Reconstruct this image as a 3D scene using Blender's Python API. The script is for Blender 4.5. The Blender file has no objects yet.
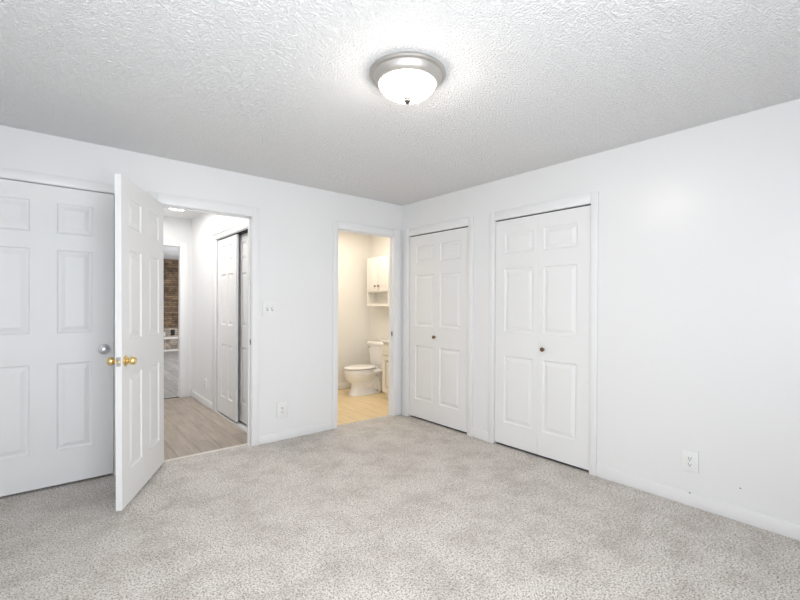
import bpy, bmesh, math, random
from mathutils import Vector, Matrix
random.seed(7)
S = bpy.context.scene
COL = S.collection

# ------------------------------------------------------------------ camera
F_PX, YAW, PITCH, ROLL, CY = 422.71, 0.8746156, -0.0046008, 0.0056419, 305.83
CAM = Vector((-3.18923, -3.77759, 1.29197))
fw = Vector((math.cos(YAW) * math.cos(PITCH), math.sin(YAW) * math.cos(PITCH), math.sin(PITCH)))
rt = Vector((math.sin(YAW), -math.cos(YAW), 0))
up = rt.cross(fw)
r2 = rt * math.cos(ROLL) + up * math.sin(ROLL)
u2 = up * math.cos(ROLL) - rt * math.sin(ROLL)
cd = bpy.data.cameras.new('camera')
cam = bpy.data.objects.new('camera', cd)
COL.objects.link(cam)
cd.sensor_width = 36.0
cd.lens = F_PX * 36 / 800
cd.shift_y = (CY - 300) / 800
cd.clip_start = 0.02
m = Matrix((r2, u2, -fw)).transposed().to_4x4()
m.translation = CAM
cam.matrix_world = m
S.camera = cam

# ------------------------------------------------------------------ world, daylight, exposure
S.view_settings.view_transform = 'Standard'
S.view_settings.look = 'None'
S.view_settings.gamma = 1
S.view_settings.use_curve_mapping = False
S.view_settings.exposure = 0.0
W = bpy.data.worlds.new('sky')
S.world = W
W.use_nodes = True
W.node_tree.nodes['Background'].inputs[0].default_value = (0.80, 0.88, 1.0, 1)
W.node_tree.nodes['Background'].inputs[1].default_value = 1.2


def area(name, loc, direction, sx, sy, energy, color):
    l = bpy.data.lights.new(name, 'AREA')
    l.shape = 'RECTANGLE'
    l.size, l.size_y = sx, sy
    l.energy = energy
    l.color = color
    o = bpy.data.objects.new(name, l)
    COL.objects.link(o)
    o.location = loc
    o.rotation_euler = Vector(direction).to_track_quat('-Z', 'Y').to_euler()
    return o


def point(name, loc, r, energy, color):
    l = bpy.data.lights.new(name, 'POINT')
    l.shadow_soft_size = r
    l.energy = energy
    l.color = color
    o = bpy.data.objects.new(name, l)
    COL.objects.link(o)
    o.location = loc
    return o


DAY = (0.90, 0.945, 1.0)
WARM = (1.0, 0.89, 0.76)
area('daylight_front_window', (-2.85, -4.36, 1.40), (-0.14, 1, 0.20), 1.4, 1.25, 57, DAY)
area('added_side_light', (-3.84, -3.55, 1.40), (1, 0, 0.24), 1.0, 1.25, 20, DAY)  # supplementary fill for the right wall, added with an unseen window
area('hall_ceiling_lamp', (-2.25, 1.30, 2.40), (0, 0, -1), 0.7, 1.8, 18.0, (1.0, 0.97, 0.93))
area('living_room_fill', (1.5, 5.6, 1.4), (-1, 0.1, 0), 3.0, 1.6, 230, DAY)  # added fill to brighten the living room; no window stands here
area('bathroom_lamp', (-0.15, 0.80, 2.40), (0, 0, -1), 1.1, 0.9, 17.5, WARM)

# ------------------------------------------------------------------ materials


def mat(name, color, rough=0.5, metal=0.0, spec=0.5, emit=None, estr=0.0):
    M = bpy.data.materials.new(name)
    M.use_nodes = True
    b = M.node_tree.nodes['Principled BSDF']
    b.inputs['Base Color'].default_value = (*color, 1)
    b.inputs['Roughness'].default_value = rough
    b.inputs['Metallic'].default_value = metal
    b.inputs['Specular IOR Level'].default_value = spec
    if emit:
        b.inputs['Emission Color'].default_value = (*emit, 1)
        b.inputs['Emission Strength'].default_value = estr
    return M


def nd(M, t, **kw):
    n = M.node_tree.nodes.new(t)
    for k, v in kw.items():
        setattr(n, k, v)
    return n


def lk(M, a, b):
    M.node_tree.links.new(a, b)


def coords(M, scale=(1, 1, 1), rot=(0, 0, 0)):
    tc = nd(M, 'ShaderNodeTexCoord')
    mp = nd(M, 'ShaderNodeMapping')
    mp.inputs['Scale'].default_value = scale
    mp.inputs['Rotation'].default_value = rot
    lk(M, tc.outputs['Object'], mp.inputs['Vector'])
    return mp.outputs['Vector']


def noise(M, vec, scale, detail=2, rough=0.5):
    n = nd(M, 'ShaderNodeTexNoise')
    n.inputs['Scale'].default_value = scale
    n.inputs['Detail'].default_value = detail
    n.inputs['Roughness'].default_value = rough
    lk(M, vec, n.inputs['Vector'])
    return n.outputs['Fac']


def ramp(M, fac, stops):
    r = nd(M, 'ShaderNodeValToRGB')
    e = r.color_ramp.elements
    while len(e) < len(stops):
        e.new(0.5)
    for i, (p, c) in enumerate(stops):
        e[i].position = p
        e[i].color = (*c, 1)
    lk(M, fac, r.inputs['Fac'])
    return r.outputs['Color']


def mix(M, fac, a, b, mode='MIX'):
    n = nd(M, 'ShaderNodeMix', data_type='RGBA', blend_type=mode)
    if isinstance(fac, (int, float)):
        n.inputs['Factor'].default_value = fac
    else:
        lk(M, fac, n.inputs['Factor'])
    for s, v in (('A', a), ('B', b)):
        i = [x for x in n.inputs if x.name == s and x.type == 'RGBA'][0]
        if isinstance(v, tuple):
            i.default_value = (*v, 1)
        else:
            lk(M, v, i)
    return [x for x in n.outputs if x.type == 'RGBA'][0]


def bump(M, h, strength, dist):
    b = nd(M, 'ShaderNodeBump')
    b.inputs['Strength'].default_value = strength
    b.inputs['Distance'].default_value = dist
    lk(M, h, b.inputs['Height'])
    lk(M, b.outputs['Normal'], bsdf(M).inputs['Normal'])


def bsdf(M):
    return M.node_tree.nodes['Principled BSDF']


def paint(name, col, rough, bs=0.04, scale=140, spec=0.5):
    M = mat(name, col, rough, spec=spec)
    v = coords(M)
    bump(M, noise(M, v, scale, 3), bs, 0.004)
    return M


M_WALL = paint('wall_paint', (0.84, 0.84, 0.84), 0.29, 0.05)
M_TRIM = paint('trim_paint', (0.85, 0.85, 0.85), 0.36, 0.03)
M_DOOR = paint('door_paint', (0.84, 0.84, 0.835), 0.46, 0.03, 60)
M_HALLW = paint('hall_wall_paint', (0.84, 0.84, 0.84), 0.5, 0.06)
M_BATHW = paint('bath_wall_paint', (0.84, 0.82, 0.77), 0.55, 0.06)
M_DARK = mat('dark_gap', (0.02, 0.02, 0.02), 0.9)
M_CLOSET = mat('closet_inside', (0.3, 0.3, 0.3), 0.9)

# textured ceiling
M_CEIL = mat('ceiling_texture', (0.91, 0.91, 0.91), 0.8, spec=0.25)
v = coords(M_CEIL)
bump(M_CEIL, ramp(M_CEIL, noise(M_CEIL, v, 100, 2, 0.5), [(0.38, (0, 0, 0)), (0.64, (1, 1, 1))]), 0.75, 0.010)

# carpet
M_CARP = mat('carpet', (0.5, 0.46, 0.42), 0.95, spec=0.1)
v = coords(M_CARP)
a = noise(M_CARP, v, 115, 3, 0.9)
b2 = noise(M_CARP, v, 4.2, 6, 0.72)
c2 = noise(M_CARP, v, 62, 2, 0.6)
tuft = ramp(M_CARP, a, [(0.395, (0.14, 0.125, 0.11)), (0.450, (0.61, 0.575, 0.54)), (0.53, (0.87, 0.842, 0.815))])
wear = ramp(M_CARP, b2, [(0.36, (0.80, 0.775, 0.745)), (0.56, (1, 0.985, 0.965))])
col = mix(M_CARP, 1.0, tuft, wear, 'MULTIPLY')
fine = ramp(M_CARP, c2, [(0.32, (0.74, 0.72, 0.70)), (0.50, (1, 1, 1))])
col = mix(M_CARP, 1.0, col, fine, 'MULTIPLY')
lk(M_CARP, col, bsdf(M_CARP).inputs['Base Color'])
bump(M_CARP, a, 0.5, 0.012)


def planks(name, c1, c2, grain, gap, rough, length=1.2, width=0.18):
    M = mat(name, c1, rough)
    v = coords(M, rot=(0, 0, math.pi / 2))
    br = nd(M, 'ShaderNodeTexBrick')
    br.inputs['Color1'].default_value = (*c1, 1)
    br.inputs['Color2'].default_value = (*c2, 1)
    br.inputs['Mortar'].default_value = (*gap, 1)
    br.inputs['Scale'].default_value = 1.0
    br.inputs['Mortar Size'].default_value = 0.0024
    br.inputs['Brick Width'].default_value = length
    br.inputs['Row Height'].default_value = width
    br.offset = 0.37
    lk(M, v, br.inputs['Vector'])
    vg = coords(M, scale=(16, 1.2, 1))
    g = noise(M, vg, 2.2, 5, 0.65)
    gc = ramp(M, g, [(0.32, grain), (0.62, (1, 1, 1))])
    lk(M, mix(M, 1.0, br.outputs['Color'], gc, 'MULTIPLY'), bsdf(M).inputs['Base Color'])
    return M


M_HALLF = planks('hall_planks', (0.57, 0.485, 0.41), (0.44, 0.375, 0.315), (0.70, 0.67, 0.64), (0.2, 0.16, 0.13), 0.4)
M_LIVF = planks('living_planks', (0.46, 0.43, 0.40), (0.31, 0.29, 0.27), (0.62, 0.61, 0.60), (0.12, 0.11, 0.10), 0.45)
M_BATHF = planks('bath_planks', (0.92, 0.75, 0.48), (0.86, 0.69, 0.43), (0.86, 0.83, 0.78), (0.55, 0.42, 0.24), 0.4)


def bricks(name, c1, c2, mortar):
    M = mat(name, c1, 0.9)
    v = coords(M, rot=(math.pi / 2, 0, 0))
    br = nd(M, 'ShaderNodeTexBrick')
    br.inputs['Color1'].default_value = (*c1, 1)
    br.inputs['Color2'].default_value = (*c2, 1)
    br.inputs['Mortar'].default_value = (*mortar, 1)
    br.inputs['Scale'].default_value = 1.0
    br.inputs['Mortar Size'].default_value = 0.006
    br.inputs['Brick Width'].default_value = 0.36
    br.inputs['Row Height'].default_value = 0.055
    br.inputs['Bias'].default_value = -0.1
    lk(M, v, br.inputs['Vector'])
    n = noise(M, v, 5.5, 4, 0.7)
    c = mix(M, 1.0, br.outputs['Color'], ramp(M, n, [(0.32, (0.40, 0.36, 0.34)), (0.65, (1.45, 1.35, 1.2))]), 'MULTIPLY')
    lk(M, c, bsdf(M).inputs['Base Color'])
    return M


M_BRICK = bricks('brown_brick', (0.22, 0.15, 0.095), (0.085, 0.058, 0.038), (0.06, 0.05, 0.042))
M_BRICKG = bricks('grey_brick', (0.34, 0.30, 0.26), (0.22, 0.19, 0.165), (0.40, 0.37, 0.34))
M_STONE = mat('pale_stone', (0.62, 0.58, 0.53), 0.8)
M_NICKEL = mat('brushed_nickel', (0.55, 0.53, 0.50), 0.45, 0.85)
M_FIN = mat('dull_nickel', (0.09, 0.085, 0.08), 0.7, 0.0, spec=0.1)
M_SILVER = mat('satin_silver', (0.74, 0.74, 0.75), 0.28, 1.0)
M_BRASS = mat('polished_brass', (0.86, 0.66, 0.30), 0.18, 1.0)
M_BRONZE = mat('aged_bronze', (0.22, 0.12, 0.065), 0.4, 0.7)
M_STEEL = mat('steel', (0.55, 0.55, 0.56), 0.35, 1.0)
M_PLAST = mat('white_plastic', (0.86, 0.86, 0.85), 0.3)
M_PORC = mat('porcelain', (0.88, 0.87, 0.85), 0.10)
M_SEAT = mat('toilet_seat', (0.90, 0.89, 0.87), 0.2)
M_CAB = paint('cabinet_paint', (0.85, 0.82, 0.76), 0.4, 0.02)
M_VAN = paint('vanity_paint', (0.88, 0.84, 0.74), 0.4, 0.02)
M_GLASSLAMP = mat('lit_frosted_glass', (0.9, 0.88, 0.85), 0.3, emit=(1.0, 0.91, 0.80), estr=44)
M_HALLLAMP = mat('lit_hall_glass', (0.9, 0.9, 0.9), 0.3, emit=(1.0, 0.98, 0.95), estr=6)
M_STRIP = mat('threshold_strip', (0.74, 0.70, 0.64), 0.45)
M_GLASS = bpy.data.materials.new('window_glass')
M_GLASS.use_nodes = True
nt = M_GLASS.node_tree
nt.nodes.clear()
o_ = nt.nodes.new('ShaderNodeOutputMaterial')
t_ = nt.nodes.new('ShaderNodeBsdfTransparent')
g_ = nt.nodes.new('ShaderNodeBsdfGlossy')
g_.inputs['Roughness'].default_value = 0.02
x_ = nt.nodes.new('ShaderNodeMixShader')
x_.inputs[0].default_value = 0.06
nt.links.new(t_.outputs[0], x_.inputs[1])
nt.links.new(g_.outputs[0], x_.inputs[2])
nt.links.new(x_.outputs[0], o_.inputs[0])

# ------------------------------------------------------------------ helpers


def box(bm, x0, x1, y0, y1, z0, z1, bev=0.0, seg=2):
    vs = [bm.verts.new((x, y, z)) for x in (x0, x1) for y in (y0, y1) for z in (z0, z1)]
    fs = []
    for f in ((0, 1, 3, 2), (4, 6, 7, 5), (0, 4, 5, 1), (2, 3, 7, 6), (0, 2, 6, 4), (1, 5, 7, 3)):
        fs.append(bm.faces.new([vs[i] for i in f]))
    if bev:
        es = list({e for f in fs for e in f.edges})
        bmesh.ops.bevel(bm, geom=es, offset=bev, segments=seg, affect='EDGES', profile=0.5)
    return vs


def lathe(bm, prof, n=32, axis='z', loc=(0, 0, 0), sx=1.0, sy=1.0):
    """prof: (radius, height) from one end to the other; radius 0 closes the end."""
    rings = []

    def P(r, h, t):
        a_, b_ = r * math.cos(t) * sx, r * math.sin(t) * sy
        if axis == 'z':
            q = (a_, b_, h)
        elif axis == 'x':
            q = (h, a_, b_)
        else:
            q = (b_, h, a_)
        return (q[0] + loc[0], q[1] + loc[1], q[2] + loc[2])
    for r, h in prof:
        if r < 1e-6:
            rings.append([bm.verts.new(P(0, h, 0))])
        else:
            rings.append([bm.verts.new(P(r, h, 2 * math.pi * i / n)) for i in range(n)])
    for A, B in zip(rings, rings[1:]):
        for i in range(n):
            j = (i + 1) % n
            q = [A[i % len(A)], A[j % len(A)], B[j % len(B)], B[i % len(B)]]
            u = []
            for x in q:
                if x not in u:
                    u.append(x)
            if len(u) > 2:
                bm.faces.new(u)
    for R, fl in ((rings[0], 1), (rings[-1], 0)):
        if len(R) > 2:
            bm.faces.new(R[::-1] if fl else R)


def loft(bm, rings):
    vr = [[bm.verts.new(p) for p in r] for r in rings]
    n = len(vr[0])
    for A, B in zip(vr, vr[1:]):
        for i in range(n):
            j = (i + 1) % n
            bm.faces.new((A[i], A[j], B[j], B[i]))
    bm.faces.new(vr[0][::-1])
    bm.faces.new(vr[-1])


def oval(cx, cy, a, b, z, n=40, e=2.0, back=1.0):
    """superellipse ring in a horizontal plane; back < 1 shortens its rear half"""
    out = []
    for i in range(n):
        t = 2 * math.pi * i / n
        c, s = math.cos(t), math.sin(t)
        x = math.copysign(abs(c) ** (2 / e), c) * a
        if c < 0:
            x *= back
        out.append((cx + x, cy + math.copysign(abs(s) ** (2 / e), s) * b, z))
    return out


def obj(name, bm, material, parent=None, smooth=False, loc=None, rotz=0.0, angle=40, fixn=True):
    if fixn:
        bmesh.ops.recalc_face_normals(bm, faces=bm.faces)
    me = bpy.data.meshes.new(name)
    bm.to_mesh(me)
    bm.free()
    if smooth:
        me.polygons.foreach_set('use_smooth', [True] * len(me.polygons))
        me.set_sharp_from_angle(angle=math.radians(angle))
    me.materials.append(material)
    o = bpy.data.objects.new(name, me)
    COL.objects.link(o)
    if loc is not None:
        o.location = loc
    o.rotation_euler.z = rotz
    if parent:
        o.parent = parent
    return o


def BM():
    return bmesh.new()


def tag(o, label, cat, group=None, kind=None):
    o['label'] = label
    o['category'] = cat
    if group:
        o['group'] = group
    if kind:
        o['kind'] = kind
    return o


def struct(o, label, cat):
    return tag(o, label, cat, kind='structure')


def thing(name, loc, label, cat, rotz=0.0, group=None):
    o = bpy.data.objects.new(name, None)
    o.empty_display_size = 0.1
    COL.objects.link(o)
    o.location = loc
    o.rotation_euler.z = rotz
    return tag(o, label, cat, group)


def boxes(name, material, lst, parent=None, bev=0.0):
    bm = BM()
    for q in lst:
        box(bm, *q, bev=bev)
    return obj(name, bm, material, parent, smooth=bev > 0)


H = 2.44          # ceiling height
XL, YF = -3.80, -4.40   # left wall, wall behind the camera
T = 0.08          # wall thickness
LD0, LD1, LDH = -3.605, -2.803, 2.097     # closed door on the back wall
HD0, HD1, HDH = -2.520, -1.775, 2.068     # hall doorway
BD0, BD1, BDH = -0.872, -0.135, 2.066     # bathroom doorway
C1a, C1b = -0.125, -1.012                 # closet by the corner
C2a, C2b = -1.333, -2.232                 # second closet
CH = 2.066
J = 0.0125         # clearance for the jamb linings

# ------------------------------------------------------------------ the room
struct(boxes('floor', M_CARP, [(XL - .1, 0.02, YF - .1, 0.075, -0.03, 0.0)]), 'beige grey carpeted bedroom floor', 'floor')
bm = BM()
GX, GY = 760, 880
x_a, x_b, y_a, y_b = XL, 0.0, YF, 0.0
bmesh.ops.create_grid(bm, x_segments=GX, y_segments=GY, size=1.0,
                      matrix=Matrix.Translation(((x_a + x_b) / 2, (y_a + y_b) / 2, H)) @ Matrix.Diagonal(((x_b - x_a) / 2 + .02, (y_b - y_a) / 2 + .02, 1, 1)))
for f in bm.faces:
    f.normal_flip()
ceil_o = obj('ceiling', bm, M_CEIL, smooth=False, fixn=False)
ceil_o.data.polygons.foreach_set('use_smooth', [True] * len(ceil_o.data.polygons))
ctex = bpy.data.textures.new('sprayed_plaster', 'CLOUDS')
ctex.noise_scale = 0.018
ctex.noise_depth = 1
ctex.contrast = 1.8
md = ceil_o.modifiers.new('relief', 'DISPLACE')
md.texture = ctex
md.texture_coords = 'LOCAL'
md.direction = 'Z'
md.mid_level = 0.0
md.strength = -0.0030
struct(ceil_o, 'white ceiling with rough sprayed texture', 'ceiling')
struct(boxes('ceiling_slab', M_CLOSET, [(XL - .12, 0.12, YF - .12, 0.12, H + 0.005, H + 0.08)]), 'plaster board above the sprayed ceiling', 'ceiling')
struct(boxes('wall_back', M_WALL, [
    (XL - .1, LD0 - J, 0, T, 0, H), (LD0 - J, LD1 + J, 0, T, LDH + J, H), (LD1 + J, HD0 - J, 0, T, 0, H),
    (HD0 - J, HD1 + J, 0, T, HDH + J, H), (HD1 + J, BD0 - J, 0, T, 0, H), (BD0 - J, BD1 + J, 0, T, BDH + J, H), (BD1 + J, 0.0, 0, T, 0, H)]), 'white wall with the hall and bathroom doorways', 'wall')
struct(boxes('wall_right', M_WALL, [
    (0, T, C1a + J, T, 0, H), (0, T, C1b - J, C1a + J, CH + J, H), (0, T, C2a + J, C1b - J, 0, H), (0, T, C2b - J, C2a + J, CH + J, H),
    (0, T, YF - .1, C2b - J, 0, H)]), 'white wall holding the two folding closet doors', 'wall')
W1 = (-3.55, -1.95, 0.75, 2.05)
W2 = (-4.10, -3.00, 0.75, 2.05)
struct(boxes('wall_front', M_WALL, [
    (XL - .1, W1[0], YF - T, YF, 0, H), (W1[1], 0, YF - T, YF, 0, H), (W1[0], W1[1], YF - T, YF, 0, W1[2]),
    (W1[0], W1[1], YF - T, YF, W1[3], H)]), 'white wall behind the viewer with a wide window', 'wall')
struct(boxes('wall_left', M_WALL, [
    (XL - T, XL, YF, W2[0], 0, H), (XL - T, XL, W2[1], 0, 0, H), (XL - T, XL, W2[0], W2[1], 0, W2[2]),
    (XL - T, XL, W2[0], W2[1], W2[3], H)]), 'white wall beside the viewer with an added window', 'wall')


def window(name, x0, x1, z0, z1, loc, rotz, label):
    f = 0.05
    bm = BM()
    for q in ((x0, x0 + f), (x1 - f, x1), ((x0 + x1) / 2 - f / 2, (x0 + x1) / 2 + f / 2)):
        box(bm, q[0], q[1], -0.10, -0.06, z0, z1)
    for q in ((z0, z0 + f), (z1 - f, z1)):
        box(bm, x0 + f, x1 - f, -0.10, -0.06, q[0], q[1])
    o = struct(obj(name, bm, M_TRIM, loc=loc, rotz=rotz), label, 'window')
    boxes('pane', M_GLASS, [(x0 + f, x1 - f, -0.082, -0.078, z0 + f, z1 - f)], o)
    return o


window('window_1', W1[0], W1[1], W1[2], W1[3], (0, YF, 0), 0, 'wide white framed window behind the viewer')
window('added_window_2', -W2[1], -W2[0], W2[2], W2[3], (XL, 0, 0), -math.pi / 2, 'added white framed window in the side wall')  # unseen window, put in to go with the side fill

# closet insides
for k, (ya, yb) in enumerate(((C1a, C1b), (C2a, C2b))):
    ya += 0.05
    yb -= 0.05
    struct(boxes('wall_closet', M_CLOSET, [
        (0.70, 0.72, yb, ya, 0, H), (T, 0.70, ya, ya + 0.02, 0, H), (T, 0.70, yb - 0.02, yb, 0, H),
        (0.0, 0.70, yb, ya, -0.02, -0.001), (T, 0.70, yb, ya, H, H + 0.02), (T*.9, T, yb, ya, CH+.02, H)]),
        ('closet inside behind the corner folding door' if k == 0 else 'closet inside behind the wider folding door'), 'wall')
struct(boxes('wall_closet', M_CLOSET, [
    (LD0 - .1, LD1 + .08, 0.60, 0.62, 0, H), (LD0 - .12, LD0 - .1, T, 0.62, 0, H), (LD1 + .08, LD1 + .10, T, 0.62, 0, H),
    (LD0 - .1, LD1 + .08, 0.075, 0.60, -0.02, 0), (LD0 - .1, LD1 + .08, T, 0.60, H, H + .02)]),
    'closet inside behind the closed door', 'wall')

# ------------------------------------------------------------------ casings and jambs


def casing_back(name, x0, x1, h, wl, wr, wt, label):
    """door frame on the back wall: casing boards, jamb lining and stop; h = head of the opening"""
    bm = BM()
    t = 0.014
    box(bm, x0 - wl, x0 - 0.004, -t, 0, 0, h + wt, bev=0.004)
    box(bm, x1 + 0.004, x1 + wr, -t, 0, 0, h + wt, bev=0.004)
    box(bm, x0 - 0.004, x1 + 0.004, -t, 0, h + 0.004, h + wt, bev=0.004)
    box(bm, x0 - 0.012, x0, -0.004, T, 0, h)
    box(bm, x1, x1 + 0.012, -0.004, T, 0, h)
    box(bm, x0 - 0.012, x1 + 0.012, -0.004, T, h, h + 0.012)
    box(bm, x0, x0 + 0.010, 0.042, 0.066, 0, h)
    box(bm, x1 - 0.010, x1, 0.042, 0.066, 0, h)
    box(bm, x0, x1, 0.042, 0.066, h - 0.010, h)
    return struct(obj(name, bm, M_TRIM, smooth=True), label, 'door frame')


def casing_right(name, ya, yb, h, wa, wb, wt, label):
    bm = BM()
    t = 0.014
    box(bm, -t, 0, ya + 0.002, ya + wa, 0, h + wt, bev=0.004)
    box(bm, -t, 0, yb - wb, yb - 0.002, 0, h + wt, bev=0.004)
    box(bm, -t, 0, yb - 0.002, ya + 0.002, h, h + wt, bev=0.004)
    box(bm, 0.0, T, ya, ya + 0.012, 0, h)
    box(bm, 0.0, T, yb - 0.012, yb, 0, h)
    box(bm, 0.0, T, yb, ya, h, h + 0.012)
    return struct(obj(name, bm, M_TRIM, smooth=True), label, 'door frame')


casing_back('trim_1', LD0, LD1, LDH, 0.065, 0.065, 0.066, 'white frame round the closed six panel door')
hall_frame = casing_back('trim_2', HD0, HD1, HDH, 0.065, 0.070, 0.085, 'white frame round the hall doorway')
bath_frame = casing_back('trim_3', BD0, BD1, BDH, 0.065, 0.107, 0.080, 'white frame round the bathroom doorway')
casing_right('trim_4', C1a, C1b, CH, 0.098, 0.063, 0.082, 'white frame round the corner closet')
casing_right('trim_5', C2a, C2b, CH, 0.058, 0.058, 0.080, 'white frame round the wider closet')


def strike(x, z, parent, name='strike_plate'):
    bm = BM()
    box(bm, x - 0.002, x + 0.001, 0.004, 0.034, z - 0.030, z + 0.030, bev=0.0008)
    p = obj(name, bm, M_STEEL, parent)
    boxes('latch_hole', M_DARK, [(x - 0.003, x - 0.0015, 0.010, 0.026, z - 0.012, z + 0.012)], p)
    p['label'] = 'small metal strike plate'


strike(HD1, 0.941, hall_frame)
strike(BD1, 0.948, bath_frame)

# baseboards


def base(name, q, label):
    return struct(boxes(name, M_TRIM, [q], bev=0.004), label, 'baseboard')


bh = 0.088
base('baseboard_back', (HD1 + .070, BD0 - .065, -0.012, 0, 0, bh), 'white baseboard between the hall and bathroom doorways')
base('baseboard_back', (LD1 + .065, HD0 - .065, -0.012, 0, 0, bh), 'white baseboard behind the open door')
base('baseboard_right', (-0.012, 0, C2a + .058, C1b - .063, 0, bh), 'short white baseboard between the two closets')
br_ = base('baseboard_right', (-0.012, 0, YF, C2b - .058, 0, bh), 'long white baseboard under the wall outlet')
base('baseboard_front', (XL, 0, YF, YF + .012, 0, bh), 'white baseboard behind the viewer')
base('baseboard_left', (XL, XL + .012, YF, 0, 0, bh), 'white baseboard beside the viewer')
# transition strips in the doorways
struct(boxes('trim_6', M_STRIP, [(HD0, HD1, 0.066, 0.096, -0.005, 0.006)], bev=0.002), 'pale threshold strip between carpet and hall planks', 'threshold')
struct(boxes('trim_7', M_BATHF, [(BD0, BD1, 0.070, 0.10, -0.005, 0.004)], bev=0.0015), 'thin threshold strip between carpet and bathroom floor', 'threshold')

# ------------------------------------------------------------------ doors


def panel_face(bm, w, z0, z1, xs, zs, y, sign):
    """one moulded face in the plane y; xs, zs: lists of (lo, hi) of the sunk panels; sign = which way is outward"""
    xb = sorted({0.0, w} | {q for p in xs for q in p})
    zb = sorted({z0, z1} | {q for p in zs for q in p})

    def quad(p):
        vs = [bm.verts.new(c) for c in p]
        bm.faces.new(vs if sign < 0 else vs[::-1])
    for i in range(len(xb) - 1):
        for k in range(len(zb) - 1):
            a0, a1, c0, c1 = xb[i], xb[i + 1], zb[k], zb[k + 1]
            if (a0, a1) in xs and (c0, c1) in zs:
                rings = [(0, 0), (0.005, 0.0065), (0.012, 0.0095), (0.019, 0.0095), (0.046, 0.0015), (0.049, 0.0015)]
                for (i0, d0), (i1, d1) in zip(rings, rings[1:]):
                    A = [(a0 + i0, c0 + i0), (a1 - i0, c0 + i0), (a1 - i0, c1 - i0), (a0 + i0, c1 - i0)]
                    B = [(a0 + i1, c0 + i1), (a1 - i1, c0 + i1), (a1 - i1, c1 - i1), (a0 + i1, c1 - i1)]
                    ya, yb = y - sign * d0, y - sign * d1
                    for s in range(4):
                        t_ = (s + 1) % 4
                        quad([(A[s][0], ya, A[s][1]), (A[t_][0], ya, A[t_][1]), (B[t_][0], yb, B[t_][1]), (B[s][0], yb, B[s][1])])
                yb = y - sign * rings[-1][1]
                i1 = rings[-1][0]
                quad([(a0 + i1, yb, c0 + i1), (a1 - i1, yb, c0 + i1), (a1 - i1, yb, c1 - i1), (a0 + i1, yb, c1 - i1)])
            else:
                quad([(a0, y, c0), (a1, y, c0), (a1, y, c1), (a0, y, c1)])


def slab(w, z0, z1, xs, zs, t=0.035):
    """door leaf: x from 0 to w, front face y=0 (looking to -y), back face y=t"""
    bm = BM()
    panel_face(bm, w, z0, z1, xs, zs, 0.0, -1)
    panel_face(bm, w, z0, z1, xs, zs, t, 1)
    for p in ([(0, 0, z0), (0, t, z0), (0, t, z1), (0, 0, z1)][::-1], [(w, 0, z0), (w, t, z0), (w, t, z1), (w, 0, z1)],
              [(0, 0, z0), (w, 0, z0), (w, t, z0), (0, t, z0)][::-1], [(0, 0, z1), (w, 0, z1), (w, t, z1), (0, t, z1)]):
        bm.faces.new([bm.verts.new(c) for c in p])
    return bm


def knob(parent, x, y, z, sign, material, r=0.027, rose=0.033, reach=0.062, label=None, name='door_knob'):
    """round knob with a rose, standing out from the face y towards sign*y"""
    bm = BM()
    lathe(bm, [(rose, 0), (rose, 0.004), (rose * .86, 0.009), (rose * .5, 0.012), (0.0, 0.012)], 28, 'y')
    k = obj(name, bm, material, parent, smooth=True, loc=(x, y, z))
    if sign < 0:
        k.rotation_euler.z = math.pi
    bm = BM()
    lathe(bm, [(0.011, 0.010), (0.010, reach - 2 * r * .8), (r * .62, reach - 2 * r * .72), (r * .93, reach - r * 1.15), (r, reach - r * .75),
               (r * .93, reach - r * .34), (r * .66, reach - r * .07), (r * .3, reach), (0, reach)], 28, 'y')
    obj('knob_ball', bm, material, k, smooth=True)
    if label:
        k['label'] = label
    return k


ZP = [(0.222, 0.826), (1.045, 1.615), (1.750, 1.938)]

# closed door on the back wall
d1 = obj('door_1', slab(0.793, 0.018, 2.092, [(0.122, 0.322), (0.464, 0.664)], [(0.258, 0.863), (1.074, 1.655), (1.768, 1.98)]),
         M_DOOR, loc=(LD0 + 0.006, 0.004, 0), fixn=False)
struct(d1, 'closed white six panel door with a silver knob', 'door')
knob(d1, 0.733, 0.0, 0.948, -1, M_SILVER, r=0.027, rose=0.038, reach=0.05, label='round silver knob')
for z in (0.28, 1.05, 1.85):
    bm = BM()
    lathe(bm, [(0.006, z - .045), (0.006, z + .045)], 12, 'z', (-0.003, -0.004, 0))
    obj('hinge', bm, M_STEEL, d1, smooth=True)

# open door: hinge at the left jamb of the hall doorway, swung 116 degrees into the room
DW = 0.808
ang = math.radians(180 + 63.4)
u = Vector((math.cos(ang), math.sin(ang), 0))              # from hinge to free edge
nrm = Vector((-u.y, u.x, 0))                                # towards the viewer side of the leaf
if nrm.dot(CAM - Vector((-2.47, 0, 0))) < 0:
    nrm = -nrm
# local frame: x from hinge to free edge; local -y = visible face
d2 = obj('door_2', slab(DW, 0.028, 2.066, [(0.112, 0.334), (0.474, 0.696)], [(z0 + .012, z1 + .008) for z0, z1 in ZP]), M_DOOR, fixn=False)
ex = u
ey = Vector((-u.y, u.x, 0))
visible_is_minus = (-ey).dot(nrm) > 0
rot = Matrix(((u.x, ey.x, 0), (u.y, ey.y, 0), (0, 0, 1))).to_4x4()
hinge_face = Vector((-2.474, -0.018, 0))                    # hinge end of the visible face
org = hinge_face if visible_is_minus else hinge_face - ey * 0.035
rot.translation = org
d2.matrix_world = Matrix.Translation(org) @ Matrix.Rotation(math.radians(-0.35), 4, fw.copy()) @ Matrix.Translation(-org) @ rot   # the leaf hangs a little out of plumb
struct(d2, 'open white six panel door with brass knobs swung into the room', 'door')
zk = 0.930
ys = ((0.0, -1), (0.035, 1))
for yy, sg in ys:
    knob(d2, DW - 0.050, yy, zk, sg, M_BRASS, label='polished brass knob')
bm = BM()
box(bm, DW - 0.0005, DW + 0.0015, 0.005, 0.030, zk - 0.028, zk + 0.028, bev=0.0006)
lp = obj('latch_plate', bm, M_STEEL, d2)
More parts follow.
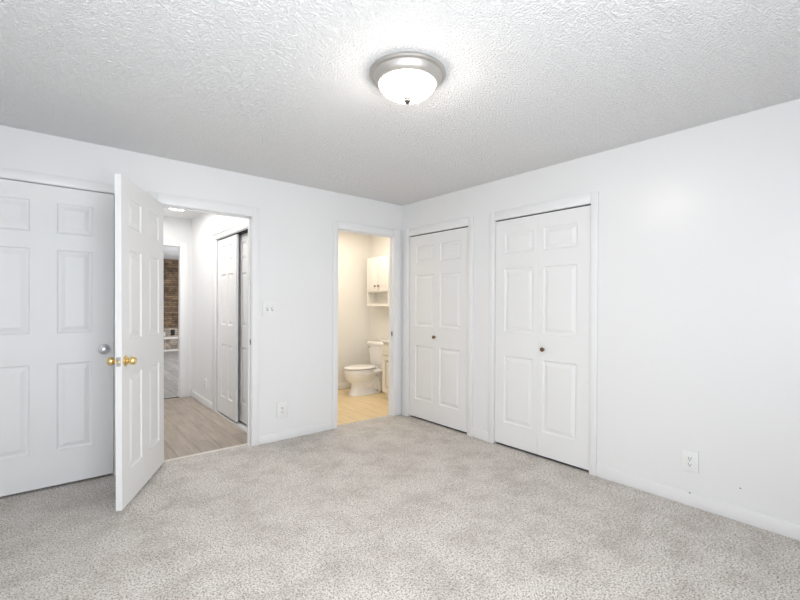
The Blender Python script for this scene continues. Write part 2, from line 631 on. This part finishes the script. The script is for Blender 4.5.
lp['label'] = 'steel latch plate on the door edge'
bm = BM()
box(bm, DW + 0.001, DW + 0.011, 0.011, 0.024, zk - 0.008, zk + 0.008, bev=0.002)
obj('latch_bolt', bm, M_BRASS, lp)
for z in (0.25, 1.03, 1.86):
    bm = BM()
    yb_ = 0.041 if visible_is_minus else -0.006
    lathe(bm, [(0.006, z - .045), (0.006, z + .045)], 12, 'z', (-0.004, yb_, 0))
    obj('hinge', bm, M_STEEL, d2, smooth=True)


def bifold(name, ya, yb, label, kx, kz, knob_side):
    """two leaves hung in the right wall; ya is the end nearest the corner"""
    root = bpy.data.objects.new(name, None)
    COL.objects.link(root)
    root.location = (0.006, ya, 0)
    root.rotation_euler.z = -math.pi / 2        # local x runs away from the corner, local -y into the room
    struct(root, label, 'door')
    w = (ya - yb)
    half = w / 2 - 0.0045
    L1 = obj('door_leaf', slab(half, 0.022, CH - 0.010, [(0.098, half - 0.050)], ZP, 0.03), M_DOOR, root, fixn=False, loc=(0.004, 0, 0))
    L2 = obj('door_leaf', slab(half, 0.022, CH - 0.010, [(0.042, half - 0.106)], ZP, 0.03), M_DOOR, root, fixn=False, loc=(w / 2 + 0.0005, 0, 0))
    host = L1 if knob_side == 0 else L2
    bm = BM()
    lathe(bm, [(0.010, 0), (0.007, 0.006), (0.007, 0.012), (0.015, 0.018), (0.0185, 0.025), (0.016, 0.031), (0.008, 0.034), (0, 0.0345)], 24, 'y')
    k = obj('door_knob', bm, M_BRONZE, host, smooth=True, loc=(kx - host.location.x, 0, kz))
    k.rotation_euler.z = math.pi
    k['label'] = 'small bronze knob'
    boxes('top_track', M_DARK, [(0.003, w - 0.003, 0.004, 0.028, CH - 0.009, CH - 0.001)], root)
    return root


bifold('door_3', C1a, C1b, 'white folding closet door beside the bathroom doorway', 0.418, 0.938, 0)
bifold('door_4', C2a, C2b, 'wider white folding closet door nearer the wall outlet', 0.500, 0.917, 1)

# ------------------------------------------------------------------ hall beyond the doorway
HX0, HX1, HY = -2.80, -1.655, 2.55
SY0, SY1 = 0.20, 1.405       # sliding closet opening
FD0, FD1, FDH = -2.62, -1.800, 2.05
struct(boxes('floor_hall', M_HALLF, [(HX0 - .1, -1.0, 0.07, HY + .06, -0.04, -0.002)]), 'grey brown plank floor of the hall', 'floor')
struct(boxes('ceiling_hall', M_HALLW, [(HX0 - .1, -0.95, 0.1, HY + .12, H, H + .08)]), 'plain white hall ceiling', 'ceiling')
struct(boxes('wall_hall_right', M_HALLW, [
    (HX1, HX1 + .15, T, SY0, 0, H), (HX1, HX1 + .15, SY0, SY1, 2.03, H), (HX1, HX1 + .15, SY1 + .012, HY, 0, H),
    (-1.05, -1.0, T, HY, 0, H), (HX1 + .15, -1.05, SY1 + .15, SY1 + .2, 0, H)]), 'white hall wall holding the sliding closet', 'wall')
struct(boxes('wall_hall_left', M_HALLW, [(HX0 - .1, HX0, T, HY, 0, H)]), 'white hall wall hidden behind the open door', 'wall')
struct(boxes('wall_hall_end', M_HALLW, [
    (HX0 - .1, FD0 - J, HY, HY + T, 0, H), (FD0 - J, FD1 + J, HY, HY + T, FDH, H), (FD1 + J, -1.0, HY, HY + T, 0, H)]), 'white wall at the far end of the hall', 'wall')
bm = BM()
box(bm, FD1 + .002, FD1 + .100, HY - .014, HY, 0, FDH + .06, bev=.004)
box(bm, FD0 - .07, FD0 - .002, HY - .014, HY, 0, FDH + .06, bev=.004)
box(bm, FD0 - .002, FD1 + .002, HY - .014, HY, FDH + .002, FDH + .06, bev=.004)
box(bm, FD1, FD1 + .012, HY, HY + T, 0, FDH)
box(bm, FD0 - .012, FD0, HY, HY + T, 0, FDH)
struct(obj('trim_8', bm, M_TRIM, smooth=True), 'white frame round the doorway at the hall end', 'door frame')
base('baseboard_hall', (HX1 - .012, HX1, SY1 + .13, HY - .012, 0, .09), 'white hall baseboard beside the sliding closet')
struct(boxes('trim_9', M_DARK, [(FD0, FD1, HY + .03, HY + .05, -0.004, 0.004)]), 'dark seam in the floor at the hall end doorway', 'threshold')
# sliding closet frame
bm = BM()
box(bm, HX1 - .014, HX1, SY1, SY1 + .125, 0, 2.075, bev=.004)
box(bm, HX1 - .022, HX1 + .002, SY0 - .06, SY1 + .125, 2.035, 2.085, bev=.004)
box(bm, HX1 + .0, HX1 + .15, SY1, SY1 + .012, 0, 2.035)
tr = struct(obj('trim_10', bm, M_TRIM, smooth=True), 'white frame and fascia round the sliding hall closet', 'door frame')
boxes('bottom_track', M_PLAST, [(HX1 - .004, HX1 + .12, SY0, SY1, -0.002, 0.006), (HX1 - .004, HX1 + .001, SY0, SY1, 0.005, 0.017), (HX1 + .040, HX1 + .044, SY0, SY1, 0.005, 0.014)], tr)
boxes('top_track', M_DARK, [(HX1 + .004, HX1 + .12, SY0, SY1, 2.024, 2.034)], tr)  # track coloured black to stand in for the shade under the fascia
boxes('grey_strip', M_STEEL, [(HX1 - .023, HX1, SY0, SY1 + .125, 2.086, 2.097)], tr)  # thin grey metal strip along the top of the fascia
struct(boxes('wall_closet', M_DARK, [(-1.10, -1.08, T, SY1 + .1, 0, 2.4), (HX1 + .15, -1.1, SY1 + .1, SY1 + .12, 0, 2.4)]),  # black panels put the closet's shade into the colour, darkening the door gap
       'inside of the sliding hall closet, painted black in place of shade', 'wall')


def slider(name, y1, w, x, label):
    d = obj(name, slab(w, 0.030, 2.020, [(0.115, 0.265), (w - 0.265, w - 0.115)], ZP, 0.018), M_DOOR, loc=(x, y1, 0), rotz=-math.pi / 2, fixn=False)
    struct(d, label, 'door')
    bm = BM()
    box(bm, w - 0.022, w + 0.002, -0.003, 0.020, 0.028, 2.022)
    box(bm, -0.002, 0.022, -0.003, 0.020, 0.028, 2.022)
    e = obj('edge_frame', bm, M_TRIM, d)
    return d


slider('door_5', 1.388, 0.615, HX1 + .008, 'front leaf of the white sliding hall closet door')
slider('door_6', 0.895, 0.66, HX1 + .060, 'rear leaf of the white sliding hall closet door')

# living room beyond the hall
LY0, LY1 = HY + T, 9.2
struct(boxes('floor_living_room', M_LIVF, [(-5.0, 1.6, HY + .06, LY1, -0.04, -0.002)]), 'grey plank floor of the living room', 'floor')
struct(boxes('ceiling_living_room', M_HALLW, [(-5.1, 1.7, HY + .12, LY1 + .1, H + .04, H + .12)]), 'white living room ceiling', 'ceiling')
struct(boxes('wall_living_room', M_BRICK, [(-5.1, 1.7, LY1, LY1 + .1, 0, H + .04)]), 'brown brick wall across the living room', 'wall')
struct(boxes('wall_living_room_sides', M_HALLW, [(-5.1, -5.0, LY0, LY1, 0, H + .04), (1.6, 1.7, LY0, LY1, 0, H + .04),
       (-5.1, HX0 - .1, LY0 - .1, LY0, 0, H + .04), (-1.0, 1.7, LY0 - .1, LY0, 0, H + .04)]), 'white side walls of the living room', 'wall')
hearth = thing('fireplace_hearth', (-0.6, 8.97, 0), 'long raised stone hearth in front of the brown brick wall', 'hearth')
boxes('hearth_base', M_BRICKG, [(-1.7, 1.7, -0.20, 0.229, 0.0, 0.32)], hearth)
boxes('hearth_slab', M_STONE, [(-1.72, 1.72, -0.23, 0.229, 0.32, 0.375)], hearth, bev=0.008)
boxes('plinth', M_STONE, [(-1.72, 1.72, -0.24, -0.20, 0.0, 0.045)], hearth, bev=0.004)
boxes('back_course', M_BRICKG, [(-1.7, 1.7, 0.17, 0.229, 0.375, 0.60)], hearth)
boxes('firebox_opening', M_DARK, [(0.02, 0.12, 0.160, 0.172, 0.39, 0.55)], hearth)
bm = BM()
x0, x1, z0, z1 = -0.88, -0.73, 0.377, 0.50
box(bm, x0, x1, 9.04, 9.10, z0, z0 + .025)
box(bm, x0, x1, 9.04, 9.10, z1 - .03, z1)
box(bm, x0, x0 + .03, 9.04, 9.10, z0, z1)
box(bm, x1 - .03, x1, 9.04, 9.10, z0, z1)
box(bm, x0 + .02, x1 - .02, 9.07, 9.09, z0 + .02, z1 - .02)
tag(obj('picture_frame', bm, M_PLAST), 'small white frame standing on the far stone hearth', 'frame')

# hall ceiling lamp
hl = thing('ceiling_light', (-2.04, 1.60, H), 'white flush lamp on the hall ceiling', 'ceiling light')
bm = BM()
lathe(bm, [(0.15, 0.0), (0.155, -0.012), (0.145, -0.022), (0, -0.022)], 32)
obj('lamp_base', bm, M_PLAST, hl, smooth=True)
bm = BM()
lathe(bm, [(0.135, -0.022), (0.125, -0.05), (0.08, -0.075), (0, -0.083)], 32)
obj('lamp_shade', bm, M_HALLLAMP, hl, smooth=True)

# ------------------------------------------------------------------ bathroom beyond the doorway
BX0, BX1, BY1 = -1.0, 0.73, 1.66
struct(boxes('floor_bathroom', M_BATHF, [(BX0, BX1 + .1, 0.08, BY1 + .1, -0.04, -0.001)]), 'honey coloured plank floor of the bathroom', 'floor')
struct(boxes('ceiling_bathroom', M_BATHW, [(BX0, BX1 + .1, 0.1, BY1 + .1, H, H + .08)]), 'cream bathroom ceiling', 'ceiling')
struct(boxes('wall_bathroom_back', M_BATHW, [(BX0, BX1 + .1, BY1, BY1 + .1, 0, H)]), 'cream bathroom wall behind the toilet side', 'wall')
struct(boxes('wall_bathroom_right', M_BATHW, [(BX1, BX1 + .1, 0, BY1, 0, H)]), 'cream bathroom wall holding the hanging cabinet', 'wall')
struct(boxes('wall_bathroom_left', M_BATHW, [(BX0, BX0 + .02, T, BY1, 0, H)]), 'cream bathroom wall out of sight', 'wall')
struct(boxes('wall_bathroom_front', M_BATHW, [(BX0, BD0 - .012, T, T + .005, 0, H), (BD1 + .012, BX1, T, T + .005, 0, H), (BD0 - .012, BD1 + .012, T, T + .005, BDH + .012, H)]), 'cream inner face of the bathroom doorway wall', 'wall')
struct(boxes('baseboard_bathroom', M_CAB, [(BX0 + .02, BX1, BY1 - .012, BY1, 0, .095)], bev=.004), 'white baseboard along the bathroom wall', 'baseboard')

# toilet: local x forward from the wall
ty = 1.215
toilet = thing('toilet', (BX1 - 0.012, ty, 0), 'white toilet with closed lid on the honey coloured floor', 'toilet', math.pi)
bm = BM()
secs = [(0.00, .385, .265, .118, 2.5), (0.035, .385, .262, .116, 2.5), (0.050, .390, .245, .104, 2.4), (0.12, .395, .212, .092, 2.3), (0.18, .400, .212, .096, 2.2),
        (0.225, .428, .236, .125, 2.1), (0.27, .448, .252, .155, 2.0), (0.32, .455, .256, .176, 2.0), (0.36, .458, .258, .183, 2.0), (0.385, .458, .256, .182, 2.0), (0.392, .458, .248, .174, 2.0)]
loft(bm, [oval(c, 0, a_, b_, z * .895, 44, e) for z, c, a_, b_, e in secs])
box(bm, 0.015, 0.34, -0.175, 0.175, 0.300, 0.348, bev=0.018, seg=3)
box(bm, 0.06, 0.28, -0.085, 0.085, 0.02, 0.31, bev=0.03, seg=3)
for s in (-1, 1):      # the curved trapway bulging at the side of the pedestal
    pts = [(.47, .17), (.42, .13), (.36, .125), (.31, .17), (.27, .225), (.225, .22), (.20, .16), (.19, .09), (.18, .03)]
    rr = []
    for i, (px, pz) in enumerate(pts):
        q = pts[min(i + 1, len(pts) - 1)]
        w = pts[max(i - 1, 0)]
        d = Vector((q[0] - w[0], 0, q[1] - w[1])).normalized()
        nn = Vector((-d.z, 0, d.x))
        rr.append([tuple(Vector((px, s * .072, pz)) + nn * (.042 * math.cos(t)) + Vector((0, 1, 0)) * (.040 * math.sin(t))) for t in [2 * math.pi * k / 14 for k in range(14)]])
    loft(bm, rr)
bowl = obj('bowl', bm, M_PORC, toilet, smooth=True, angle=50)
for s in (-1, 1):
    bm = BM()
    lathe(bm, [(0.010, 0.036), (0.009, 0.046), (0, 0.048)], 14, 'z', (0.235, s * .098, 0))
    b_ = obj('floor_bolt', bm, M_BRONZE, bowl, smooth=True)
bm = BM()
loft(bm, [oval(.464, 0, 0.252, .186, 0.351, 44, 2.0, .93), oval(.464, 0, 0.244, .190, 0.359, 44, 2.0, .93), oval(.464, 0, 0.252, .187, 0.368, 44, 2.0, .93)])
obj('seat', bm, M_SEAT, toilet, smooth=True)
bm = BM()
loft(bm, [oval(.464, 0, 0.255, .180, 0.375, 44, 2.0, .93), oval(.464, 0, 0.256, .191, 0.383, 44, 2.0, .93), oval(.464, 0, 0.254, .189, 0.391, 44, 2.0, .93),
          oval(.464, 0, 0.245, .170, 0.399, 44, 2.0, .93), oval(.464, 0, 0.120, .09, 0.403, 44, 2.0, .93)])
for s in (-1, 1):
    box(bm, .205, .250, s * .075 - .02, s * .075 + .02, .347, .389, bev=.006)
obj('seat_lid', bm, M_SEAT, toilet, smooth=True)


def rrect(x0, x1, hw, z, r=0.03, k=6):
    pts = []
    for cx_, cy_, a0 in ((x1 - r, hw - r, 0), (x0 + r, hw - r, 90), (x0 + r, -hw + r, 180), (x1 - r, -hw + r, 270)):
        for i in range(k + 1):
            t = math.radians(a0 + 90 * i / k)
            pts.append((cx_ + r * math.cos(t), cy_ + r * math.sin(t), z))
    return pts


bm = BM()
loft(bm, [rrect(.03, .17, .14, .346), rrect(.02, .185, .165, .375, .035), rrect(.012, .20, .195, .60, .04), rrect(.01, .205, .205, .682, .04)])
obj('tank', bm, M_PORC, toilet, smooth=True, angle=50)
bm = BM()
loft(bm, [rrect(.004, .214, .213, .684, .04), rrect(.002, .218, .217, .690, .04), rrect(.002, .218, .217, .715, .04), rrect(.008, .212, .211, .726, .04), rrect(.02, .2, .2, .730, .04)])
obj('tank_lid', bm, M_PORC, toilet, smooth=True, angle=50)
bm = BM()
lathe(bm, [(0.012, 0.200), (0.012, 0.215), (0.0, 0.217)], 16, 'x', (0, -.165, .650))
box(bm, .213, .221, -.172, -.095, .643, .657, bev=.003)
obj('flush_handle', bm, M_STEEL, toilet, smooth=True)

# hanging cabinet over the toilet (front at x = 0.545)
cx = 0.55
cy0, cy1, cz0, cz1 = 0.955, 1.490, 1.255, 1.985
cab = thing('bathroom_cabinet', (BX1, (cy0 + cy1) / 2, cz0), 'cream two door cabinet hanging on the bathroom wall above the toilet tank', 'cabinet')
rx = cx - BX1
hw = (cy1 - cy0) / 2
hz = cz1 - cz0
bm = BM()
box(bm, rx + .018, 0, -hw, -hw + .018, 0, hz)
box(bm, rx + .018, 0, hw - .018, hw, 0, hz)
box(bm, rx + .018, 0, -hw + .018, hw - .018, hz - .018, hz)
box(bm, rx + .018, 0, -hw + .018, hw - .018, 0, .035)
box(bm, rx + .018, 0, -hw + .018, hw - .018, .205, .223)
box(bm, -.008, 0, -hw + .018, hw - .018, .035, hz - .018)
box(bm, rx + .004, rx + .018, -hw, -hw + .022, 0, .215)
box(bm, rx + .004, rx + .018, hw - .022, hw, 0, .215)
box(bm, rx + .004, rx + .018, -hw + .022, hw - .022, 0, .04)
obj('cabinet_body', bm, M_CAB, cab)
for s in (-1, 1):
    y0, y1 = (0.003, hw - .002) if s > 0 else (-hw + .002, -0.003)
    bm = BM()
    box(bm, rx, rx + .016, y0, y1, .220, hz - .004, bev=.002)
    dr = obj('cabinet_door', bm, M_CAB, cab, smooth=True)
    bm = BM()
    lathe(bm, [(0.006, 0), (0.006, -.010), (.014, -.016), (.015, -.022), (.008, -.027), (0, -.028)], 18, 'x', (rx, s * .040, .300))
    k = obj('knob', bm, M_BRONZE, dr, smooth=True)
    k['label'] = 'dark bronze knob'

# vanity
vx, vy0, vy1, vz = 0.305, 0.20, 0.775, 0.80
van = thing('bathroom_vanity', ((vx + BX1) / 2, (vy0 + vy1) / 2, 0), 'cream vanity cabinet with white top standing beside the toilet', 'vanity')
ax, bx_ = vx - (vx + BX1) / 2, BX1 - (vx + BX1) / 2
hy = (vy1 - vy0) / 2
bm = BM()
box(bm, ax + .02, bx_, -hy, hy, .09, vz - .03)
box(bm, ax + .075, bx_, -hy, hy, 0, .09)
obj('cabinet_body', bm, M_VAN, van)
bm = BM()
box(bm, ax, ax + .019, -hy + .006, hy - .006, .60, .745, bev=.003)
obj('drawer_front', bm, M_VAN, van, smooth=True)
for s in (-1, 1):
    w_ = hy - .009
    bm = slab(w_, .105, .585, [(.05, w_ - .05)], [(.155, .535)], .019)
    dd = obj('cabinet_door', bm, M_VAN, van, fixn=False, rotz=-math.pi / 2, loc=(ax, hy - .006 if s > 0 else -.003, 0))
bm = BM()
box(bm, ax - .018, bx_, -hy - .012, hy + .012, vz - .03, vz, bev=.006)
obj('countertop', bm, M_PORC, van, smooth=True)

# ------------------------------------------------------------------ bedroom ceiling light
lamp = thing('ceiling_light', (-1.813, -2.179, H), 'flush nickel ceiling light with glowing frosted bowl on the textured ceiling', 'ceiling light')
bm = BM()
lathe(bm, [(0.178, 0.0), (0.188, -0.004), (0.190, -0.012), (0.184, -0.018), (0.172, -0.021), (0.170, -0.030), (0.164, -0.045), (0.150, -0.058), (0.142, -0.060), (0.138, -0.056), (0.138, -0.04), (0, -0.04)], 64)
obj('lamp_pan', bm, M_NICKEL, lamp, smooth=True, angle=30)
bm = BM()
prof = [(0.137, -0.050)]
for i in range(1, 13):
    t = math.pi / 2 * i / 12
    prof.append((0.137 * math.cos(t) if i < 12 else 0.0, -0.054 - 0.074 * math.sin(t)))
lathe(bm, prof, 64)
shade = obj('lamp_shade', bm, M_GLASSLAMP, lamp, smooth=True, angle=60)
shade['label'] = 'glowing frosted glass bowl'
bm = BM()
lathe(bm, [(0.013, -0.122), (0.021, -0.129), (0.017, -0.134), (0.018, -0.141), (0.010, -0.149), (0, -0.151)], 20)
f_ = obj('finial', bm, M_FIN, lamp, smooth=True)

# ------------------------------------------------------------------ wall plates


def plate(name, loc, rotz, w, h, label, cat, group=None):
    """local x along the wall, local -y out of the wall"""
    r = thing(name, loc, label, cat, rotz, group)
    bm = BM()
    box(bm, -w / 2, w / 2, -0.0105, 0, -h / 2, h / 2, bev=0.0018)
    box(bm, -w / 2 + .003, w / 2 - .003, -0.002, 0.001, -h / 2 + .003, h / 2 - .003)
    obj('cover_plate', bm, M_PLAST, r, smooth=True)
    return r


def outlet(loc, rotz, w, h, label, xoff=0.0):
    r = plate('wall_outlet', loc, rotz, w, h, label, 'outlet')
    for s in (-1, 1):
        bm = BM()
        lathe(bm, [(0.0175, -0.006), (0.0175, -0.0095), (0.016, -0.0105), (0, -0.0105)], 24, 'y', (xoff, 0, s * 0.0195), sx=.85)
        rc = obj('receptacle', bm, M_PLAST, r, smooth=True, loc=(0, -0.003, 0))
        bm = BM()
        for dx in (-.0068, .0068):
            box(bm, xoff + dx - .0016, xoff + dx + .0016, -0.0112, -0.0100, s * .0195 - .002, s * .0195 + .008)
        lathe(bm, [(0.0032, -0.0100), (0.0032, -0.0112)], 10, 'y', (xoff, 0, s * .0195 - .008))
        obj('socket_slots', bm, M_DARK, rc)
    bm = BM()
    lathe(bm, [(0.0032, -0.006), (0.003, -0.0085), (0, -0.009)], 12, 'y', (xoff, 0, 0))
    obj('screw', bm, M_STEEL, r, smooth=True, loc=(0, -0.003, 0))
    return r


outlet((0, -2.893, 0.287), -math.pi / 2, 0.092, 0.135, 'white outlet with two sockets on the wall above the long baseboard')
outlet((-1.482, 0, 0.286), 0, 0.104, 0.150, 'white outlet low on the wall beneath the double light switch')
outlet((HX1, 1.84, 0.285), -math.pi / 2, 0.075, 0.118, 'small white outlet on the hall wall before the sliding closet')

sw = plate('light_switch', (-1.607, 0, 1.241), 0, 0.132, 0.140, 'white double toggle switch plate beside the hall doorway', 'light switch')
for dx in (-.023, .023):
    bm = BM()
    box(bm, dx - .0055, dx + .0055, -0.0085, -0.006, -.013, .013, bev=.001)
    box(bm, dx - .004, dx + .004, -0.019, -0.007, -.003, .008, bev=.0015)
    tg = obj('toggle', bm, M_PLAST, sw, smooth=True, loc=(0, -0.003, 0))
    boxes('toggle_slot', M_DARK, [(dx - .0075, dx - .0052, -0.0086, -0.006, -.015, .015), (dx + .0052, dx + .0075, -0.0086, -0.006, -.015, .015), (dx - .0075, dx + .0075, -0.0086, -0.006, -.017, -.0125)], tg)
    for dz in (-.030, .030):
        bm = BM()
        lathe(bm, [(0.003, -0.006), (0.0028, -0.0082), (0, -0.0086)], 10, 'y', (dx, 0, dz))
        obj('screw', bm, M_STEEL, sw, smooth=True, loc=(0, -0.003, 0))

# two nail heads: one in the wall, one in the baseboard, near the outlet
for loc, lab in (((0, -3.150, 0.199), 'tiny dark nail head in the wall above the baseboard'), ((-0.012, -2.895, 0.086), 'tiny dark nail head in the baseboard top under the outlet')):
    bm = BM()
    lathe(bm, [(0.004, 0.004), (0.004, -0.0015), (0, -0.002)], 12, 'x')
    tag(obj('nail', bm, M_BRONZE, smooth=True, loc=loc), lab, 'nail')
